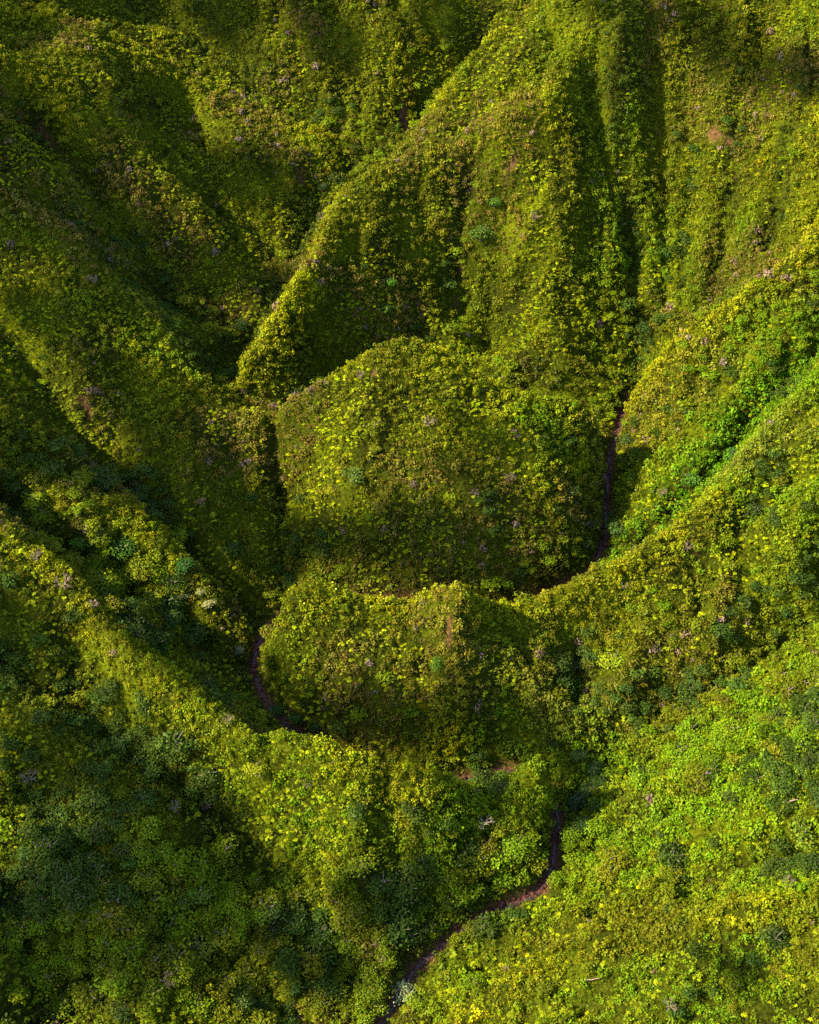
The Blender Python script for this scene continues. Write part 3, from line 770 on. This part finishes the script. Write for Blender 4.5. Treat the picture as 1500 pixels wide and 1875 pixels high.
# trees that stand out by themselves
SPECIAL = [
    (740, 1818, 5.0, (0.19, 0.22, 0.10), 0.8, "pale silvery green tree beside the dark stream at bottom centre"),
    (383, 1108, 3.0, (0.24, 0.24, 0.09), 0.8, "palest and largest of the cream tinted trees above the left gully"),
    (342, 1093, 2.4, (0.19, 0.20, 0.07), 0.8, "cream tinted tree at the left of the pale trees above the left gully"),
    (369, 1086, 2.2, (0.18, 0.19, 0.07), 0.8, "small cream tinted tree behind the palest one above the left gully"),
    (436, 1193, 2.6, (0.13, 0.15, 0.07), 0.8, "greyish green tree on the cliff left of the stream bend"),
    (620, 1340, 4.2, (0.075, 0.105, 0.010), 1.0, "lone olive tree standing in front of the dark stream gorge"),
    (645, 876, 5.4, (0.060, 0.095, 0.012), 0.9, "large dark green dome shaped tree on the left face of the central dome"),
    (610, 902, 3.2, (0.15, 0.15, 0.004), 0.9, "yellow green tree left of the large dark tree on the dome"),
    (1122, 1212, 6.2, (0.15, 0.19, 0.006), 0.85, "large light green round tree on the right part of the middle spur"),
    (1466, 1530, 7.0, (0.085, 0.125, 0.008), 0.85, "broad olive green tree near the right edge on the bright slope"),
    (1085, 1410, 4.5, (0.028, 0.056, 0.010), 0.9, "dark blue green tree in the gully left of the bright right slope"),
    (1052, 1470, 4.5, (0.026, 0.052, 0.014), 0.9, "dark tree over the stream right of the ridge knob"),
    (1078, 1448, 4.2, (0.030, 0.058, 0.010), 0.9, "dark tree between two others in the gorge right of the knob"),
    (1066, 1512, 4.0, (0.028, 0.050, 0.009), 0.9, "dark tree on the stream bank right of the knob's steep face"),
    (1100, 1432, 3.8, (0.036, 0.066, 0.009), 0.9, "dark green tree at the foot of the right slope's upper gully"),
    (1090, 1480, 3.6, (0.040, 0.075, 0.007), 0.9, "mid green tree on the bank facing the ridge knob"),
    (880, 432, 6.5, (0.052, 0.092, 0.011), 0.9, "large blue green tree on the great upper ridge"),
    (905, 375, 4.0, (0.050, 0.112, 0.007), 0.9, "emerald tree over the large blue green one on the upper ridge"),
    (716, 518, 3.6, (0.045, 0.112, 0.008), 0.9, "small emerald tree on the left face of the upper ridge"),
    (443, 598, 4.4, (0.032, 0.062, 0.011), 0.9, "dark rounded tree at the foot of the far left slope"),
    (228, 1008, 6.0, (0.045, 0.095, 0.010), 0.9, "biggest rounded tree in the gully above the nearest ridge, at left"),
    (150, 1000, 4.4, (0.050, 0.105, 0.008), 0.9, "bright green tree left of the biggest tree in the left gully"),
    (340, 1042, 4.6, (0.034, 0.090, 0.014), 0.9, "rounded green tree at the edge of the shaded left gorge"),
    (1260, 880, 5.0, (0.052, 0.115, 0.010), 0.8, "blue green tree in the green gully right of the central dome"),
    (1342, 835, 4.6, (0.032, 0.085, 0.012), 0.8, "dark green tree at the head of the green gully on the right"),
    (660, 1590, 6.0, (0.120, 0.150, 0.006), 0.8, "feathery yellow green tree on the nearest ridge's front face"),
    (365, 1645, 5.6, (0.060, 0.105, 0.007), 0.85, "broad green tree in the middle of the lower left spur"),
    (335, 1660, 4.6, (0.075, 0.110, 0.006), 0.85, "rounded olive tree left of the broad one on the lower left spur"),
    (365, 1740, 6.2, (0.085, 0.105, 0.008), 0.8, "wide dull olive tree near the bottom of the lower left spur"),
    (300, 1565, 4.6, (0.085, 0.125, 0.004), 0.9, "light green tree on the upper edge of the lower left spur"),
    (250, 1555, 4.0, (0.105, 0.135, 0.004), 0.9, "yellow green tree left of the light green one on the spur"),
    (640, 1768, 3.6, (0.150, 0.180, 0.003), 0.9, "single bright lime tree in the dark hollow at bottom centre"),
    (470, 1408, 4.6, (0.150, 0.175, 0.004), 0.8, "lime green tree under the bare white one on the nearest ridge"),
    (800, 1218, 3.6, (0.065, 0.122, 0.009), 0.9, "emerald tree left of the middle spur's rib"),
    (575, 750, 3.0, (0.09, 0.10, 0.01), 0.9, "olive tree on the saddle left of the dome"),
    (590, 345, 3.2, (0.032, 0.058, 0.010), 0.9, "dark tree in the upper left gorge behind the stepped ridge"),
    (1060, 1385, 3.4, (0.030, 0.062, 0.012), 0.9, "small dark tree behind the knob of the nearest ridge"),
    (510, 1300, 3.4, (0.035, 0.075, 0.010), 0.9, "left one of three dark trees on the far side of the nearest ridge"),
    (545, 1318, 3.4, (0.040, 0.080, 0.010), 0.9, "middle one of three dark trees on the far side of the nearest ridge"),
    (580, 1335, 3.2, (0.032, 0.070, 0.012), 0.9, "right one of three dark trees on the far side of the nearest ridge"),
]
sp_x, sp_y = [], []
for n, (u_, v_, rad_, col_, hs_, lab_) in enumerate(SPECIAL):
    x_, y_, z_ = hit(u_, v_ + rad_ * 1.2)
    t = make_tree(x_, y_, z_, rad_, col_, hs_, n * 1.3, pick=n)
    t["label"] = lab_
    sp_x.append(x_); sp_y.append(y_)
SPX, SPY, SPR = np.array(sp_x), np.array(sp_y), np.array([q[2] for q in SPECIAL])
def clear_of(x, y, f=0.8): return np.all(np.hypot(x[:, None] - SPX[None], y[:, None] - SPY[None]) > SPR[None] * f, 1)
k = clear_of(tx, ty, 1.0); tx, ty, tz, trad, tcol = tx[k], ty[k], tz[k], trad[k], tcol[k]; nT = len(tx)
k = clear_of(hx, hy, 0.7); hx, hy, hz, hrad, hcol = hx[k], hy[k], hz[k], hrad[k], hcol[k]; nS = len(hx)
k = clear_of(px_, py_, 0.7); px_, py_, pz_, prad, pcol = px_[k], py_[k], pz_[k], prad[k], pcol[k]; nP = len(px_)

it, ut, vt = nearest300(tx, ty, tz, trad, 4.0, 300 - len(SPECIAL))
objs, infos = [], []
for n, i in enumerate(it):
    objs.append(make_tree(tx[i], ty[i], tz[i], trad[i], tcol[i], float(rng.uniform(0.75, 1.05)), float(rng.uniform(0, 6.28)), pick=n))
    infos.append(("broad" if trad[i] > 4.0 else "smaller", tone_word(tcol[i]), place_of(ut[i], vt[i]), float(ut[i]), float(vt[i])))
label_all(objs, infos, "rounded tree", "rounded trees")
rest = np.setdiff1d(np.arange(nT), it)
tx, ty, tz, trad, tcol = tx[rest], ty[rest], tz[rest], trad[rest], tcol[rest]; nT = len(tx)

def singles(kind, protos, x, y, z, rad, col, lift, sink, cat, noun, plural, big, hs):
    meshes = []
    for q, t in protos:
        me = proto_mesh(kind, q, t); me.materials.append(LEAF); meshes.append(me)
    idx, u, v = nearest300(x, y, z, rad, lift)
    objs, infos = [], []
    for n, i in enumerate(idx):
        o = bpy.data.objects.new(kind, meshes[n % len(meshes)]); COL.objects.link(o)
        o.location = (x[i], y[i], z[i] - sink); o.rotation_euler = (0, 0, float(rng.uniform(0, 6.28)))
        o.scale = (rad[i], rad[i], rad[i] * float(rng.uniform(*hs))); o.color = (*col[i], 1)
        o["category"] = cat
        objs.append(o); infos.append(("larger" if rad[i] > big else "small", tone_word(col[i]), place_of(u[i], v[i]), float(u[i]), float(v[i])))
    label_all(objs, infos, noun, plural)
    return np.setdiff1d(np.arange(len(x)), idx)

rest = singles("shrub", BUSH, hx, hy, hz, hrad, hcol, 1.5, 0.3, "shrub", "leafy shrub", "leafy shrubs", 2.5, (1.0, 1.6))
hx, hy, hz, hrad, hcol = hx[rest], hy[rest], hz[rest], hrad[rest], hcol[rest]; nS = len(hx)
rest = singles("large_leaved_plant", STAR, px_, py_, pz_, prad, pcol, 1.2, 0.0, "plant", "palmate plant", "palmate plants", 1.68, (0.9, 1.15))
px_, py_, pz_, prad, pcol = px_[rest], py_[rest], pz_[rest], prad[rest], pcol[rest]; nP = len(px_)

# ------------------------------------------------------------------ bare and fallen trees
def branch_mesh(name, r, n=26, spread=1.0, mat=None):
    """a leafless tree: limbs fork from a short trunk"""
    import bmesh
    bm = bmesh.new()
    def limb(a, b, ra, rb):
        d = (b - a).normalized(); s_ = d.orthogonal().normalized(); w = d.cross(s_)
        lo = [bm.verts.new(a + (s_ * math.cos(t) + w * math.sin(t)) * ra) for t in (0, 1.57, 3.14, 4.71)]
        hi = [bm.verts.new(b + (s_ * math.cos(t) + w * math.sin(t)) * rb) for t in (0, 1.57, 3.14, 4.71)]
        for t in range(4): bm.faces.new((lo[t], lo[(t + 1) % 4], hi[(t + 1) % 4], hi[t]))
    def grow(a, d, ln, ra, depth):
        b = a + d * ln
        limb(a, b, ra, ra * 0.6)
        if depth == 0: return
        for k in range(3 if depth > 1 else 4):
            nd = (d + Vector(r.normal(size=3)) * 0.55 * spread + Vector((0, 0, 0.05))).normalized()
            grow(b, nd, ln * r.uniform(0.55, 0.8), ra * 0.58, depth - 1)
    for k in range(5):
        a = k * 1.2566 + r.uniform(-0.3, 0.3)
        grow(Vector((0, 0, 0.18)), Vector((math.cos(a), math.sin(a), r.uniform(0.35, 1.1))).normalized(), 0.42, 0.045, 3)
    limb(Vector((0, 0, -0.35)), Vector((0, 0, 0.22)), 0.09, 0.06)
    me = bpy.data.meshes.new(name); bm.to_mesh(me); bm.free()
    if mat: me.materials.append(mat)
    return me
PINKWOOD = rock_material("grey pink twigs", (0.11, 0.075, 0.058), (0.22, 0.15, 0.12), 2.5)
BARE = [(475, 1418, 2.6, 1, "white leafless tree with spread branches on the nearest ridge"), (886, 1510, 3.6, 1, "bleached pinkish bare tree under the dip of the nearest ridge"),
        (786, 778, 3.4, 0, "greyish pink bare tree near the middle of the central dome"), (932, 880, 3.0, 0, "pinkish bare tree low on the right face of the dome"),
        (590, 402, 3.0, 0, "grey leafless tree beside the edge of the stepped upper ridge"), (588, 520, 2.6, 0, "pale dead tree on the left crest of the upper ridge"),
        (120, 1075, 4.0, 0, "largest grey bare tree on the left slope"), (70, 1022, 3.2, 0, "reddish grey bare tree above the largest one at left"),
        (172, 1112, 2.6, 0, "small grey bare tree right of the largest one at left"), (57, 1432, 4.0, 0, "pinkish bare tree on the shaded slope near the left edge"),
        (135, 1663, 2.8, 0, "pale pink bare tree on the lower left spur"), (322, 1482, 3.0, 0, "reddish bare tree in the shaded hollow at left"),
        (380, 1478, 2.4, 0, "grey bare tree right of the reddish one in the hollow"), (420, 1322, 2.6, 0, "grey twiggy tree on the nearest ridge's crest"),
        (565, 1436, 2.2, 0, "small pale bare tree on the upper face of the nearest ridge"), (310, 1798, 3.2, 0, "grey pink bare tree near the bottom edge, lower left"),
        (1212, 905, 2.6, 0, "pinkish bare tree beside the green gully on the right"), (1258, 1005, 2.6, 0, "bare tree beside the small earth scar on the middle spur"),
        (980, 402, 3.2, 0, "grey pink bare tree on the main rib of the upper ridge"), (1226, 562, 2.8, 0, "pale twiggy tree where the bright right slope begins"),
        (1440, 1622, 3.0, 0, "grey bare tree on the bottom right crest's right end"), (1225, 1845, 3.0, 0, "greyish bare tree in the slope at bottom right"),
        (870, 905, 2.4, 0, "small pink bare tree left of another on the dome's lower face"), (1140, 1075, 2.4, 0, "grey bare tree near the crest of the middle spur"), (660, 690, 2.4, 0, "pale bare tree on the left shoulder of the dome")]
BM = [[branch_mesh("bare_tree", r0, mat=PINKWOOD) for _ in range(4)], [branch_mesh("bare_tree", r0, mat=PALEWOOD) for _ in range(2)]]
for n, (u_, v_, rad_, white, lab_) in enumerate(BARE):
    x_, y_, z_ = hit(u_, v_ + 6)
    o = bpy.data.objects.new("bare_tree", BM[white][n % len(BM[white])]); COL.objects.link(o)
    o.location = (x_, y_, z_ + rad_ * 0.55); o.scale = (rad_,) * 3; o.rotation_euler = (0, 0, n * 0.9)
    tag(o, lab_, "bare tree")
def log(u0, v0, u1, v1, r_, lab_):
    import bmesh
    a, b = Vector(hit(u0, v0)), Vector(hit(u1, v1)); a.z += 1.6; b.z += 1.6
    bm = bmesh.new(); rings = []
    d = (b - a).normalized(); s_ = d.orthogonal().normalized(); w = d.cross(s_)
    for k in range(7):
        c = a.lerp(b, k / 6) + Vector((0, 0, 0.25 * math.sin(k * 1.7)))
        rr = r_ * (1 - 0.09 * k)
        ring = [bm.verts.new(c + (s_ * math.cos(t) + w * math.sin(t)) * rr - a) for t in [q * math.pi / 4 for q in range(8)]]
        if rings:
            for q in range(8): bm.faces.new((rings[-1][q], rings[-1][(q + 1) % 8], ring[(q + 1) % 8], ring[q]))
        rings.append(ring)
    bm.faces.new(rings[0][::-1]); bm.faces.new(rings[-1])
    me = bpy.data.meshes.new("fallen_trunk"); bm.to_mesh(me); bm.free()
    o = add("fallen_trunk", me, PINKWOOD, None, a)
    tag(o, lab_, "fallen trunk")
log(1427, 1477, 1460, 1469, 0.45, "pale fallen trunk lying on the bright slope near the right edge")
log(1068, 1800, 1098, 1797, 0.25, "grey fallen trunk lying under the bottom right crest")

# ------------------------------------------------------------------ boulders in the stream, a small pool
def boulders():
    q = resample(STREAM, 0.55); n = len(q)
    t = np.gradient(q[:, :2], axis=0); t /= np.maximum(np.linalg.norm(t, axis=1)[:, None], 1e-6)
    nrm = np.stack([-t[:, 1], t[:, 0]], 1)
    p = q[:, :2] + nrm * (rng.normal(size=(n, 1)) * 1.5)
    sz_ = rng.uniform(0.2, 0.75, n) * (1 + 0.9 * (rng.random(n) < 0.08))
    import bmesh
    bm = bmesh.new(); bmesh.ops.create_icosphere(bm, subdivisions=1, radius=1.0)
    bm.verts.ensure_lookup_table()
    base = np.array([v.co[:] for v in bm.verts]); tri = np.array([[v.index for v in f.verts] for f in bm.faces]); bm.free()
    g = rng.uniform(0.7, 1.25, (n, len(base), 1))
    sc = np.c_[rng.uniform(0.7, 1.3, (n, 2)), rng.uniform(0.5, 0.9, n)] * sz_[:, None]
    a = rng.uniform(0, 6.28, n); c, s_ = np.cos(a), np.sin(a)
    w = base[None] * g * sc[:, None, :]
    wx = w[..., 0] * c[:, None] - w[..., 1] * s_[:, None]; wy = w[..., 0] * s_[:, None] + w[..., 1] * c[:, None]
    v = np.stack([wx + p[:, None, 0], wy + p[:, None, 1], w[..., 2] + ground(p[:, 0], p[:, 1])[:, None] + 0.15], -1).reshape(-1, 3)
    f = (tri[None] + (np.arange(n) * len(base))[:, None, None]).reshape(-1, 3)
    return raw_mesh("stream_boulders", v, f)
tag(add("stream_boulders", boulders(), BED), "reddish brown boulders strewn along the stream bed", "boulders", kind="stuff")

tag(add("undergrowth", realise("undergrowth", TUFT, np.c_[fx, fy, fz - 0.1], rng.uniform(0.5, 1.0, nF), fcol), LEAF),
    "low ferns and grass covering the slopes between the shrubs", "ferns", kind="stuff")
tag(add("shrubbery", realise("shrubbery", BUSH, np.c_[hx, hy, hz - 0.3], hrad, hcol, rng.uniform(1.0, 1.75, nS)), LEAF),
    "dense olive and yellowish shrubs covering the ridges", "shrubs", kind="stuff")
tag(add("broad_leaved_growth", realise("broad_leaved_growth", STAR, np.c_[px_, py_, pz_], prad, pcol), LEAF),
    "bright star shaped large leaved plants scattered on the slopes", "plants", kind="stuff")
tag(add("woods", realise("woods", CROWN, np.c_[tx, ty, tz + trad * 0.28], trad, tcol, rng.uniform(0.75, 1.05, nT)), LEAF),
    "rounded green trees in the hollows", "trees", kind="stuff")
print("trees", nT, "shrubs", nS, "palmate", nP, "tufts", nF)
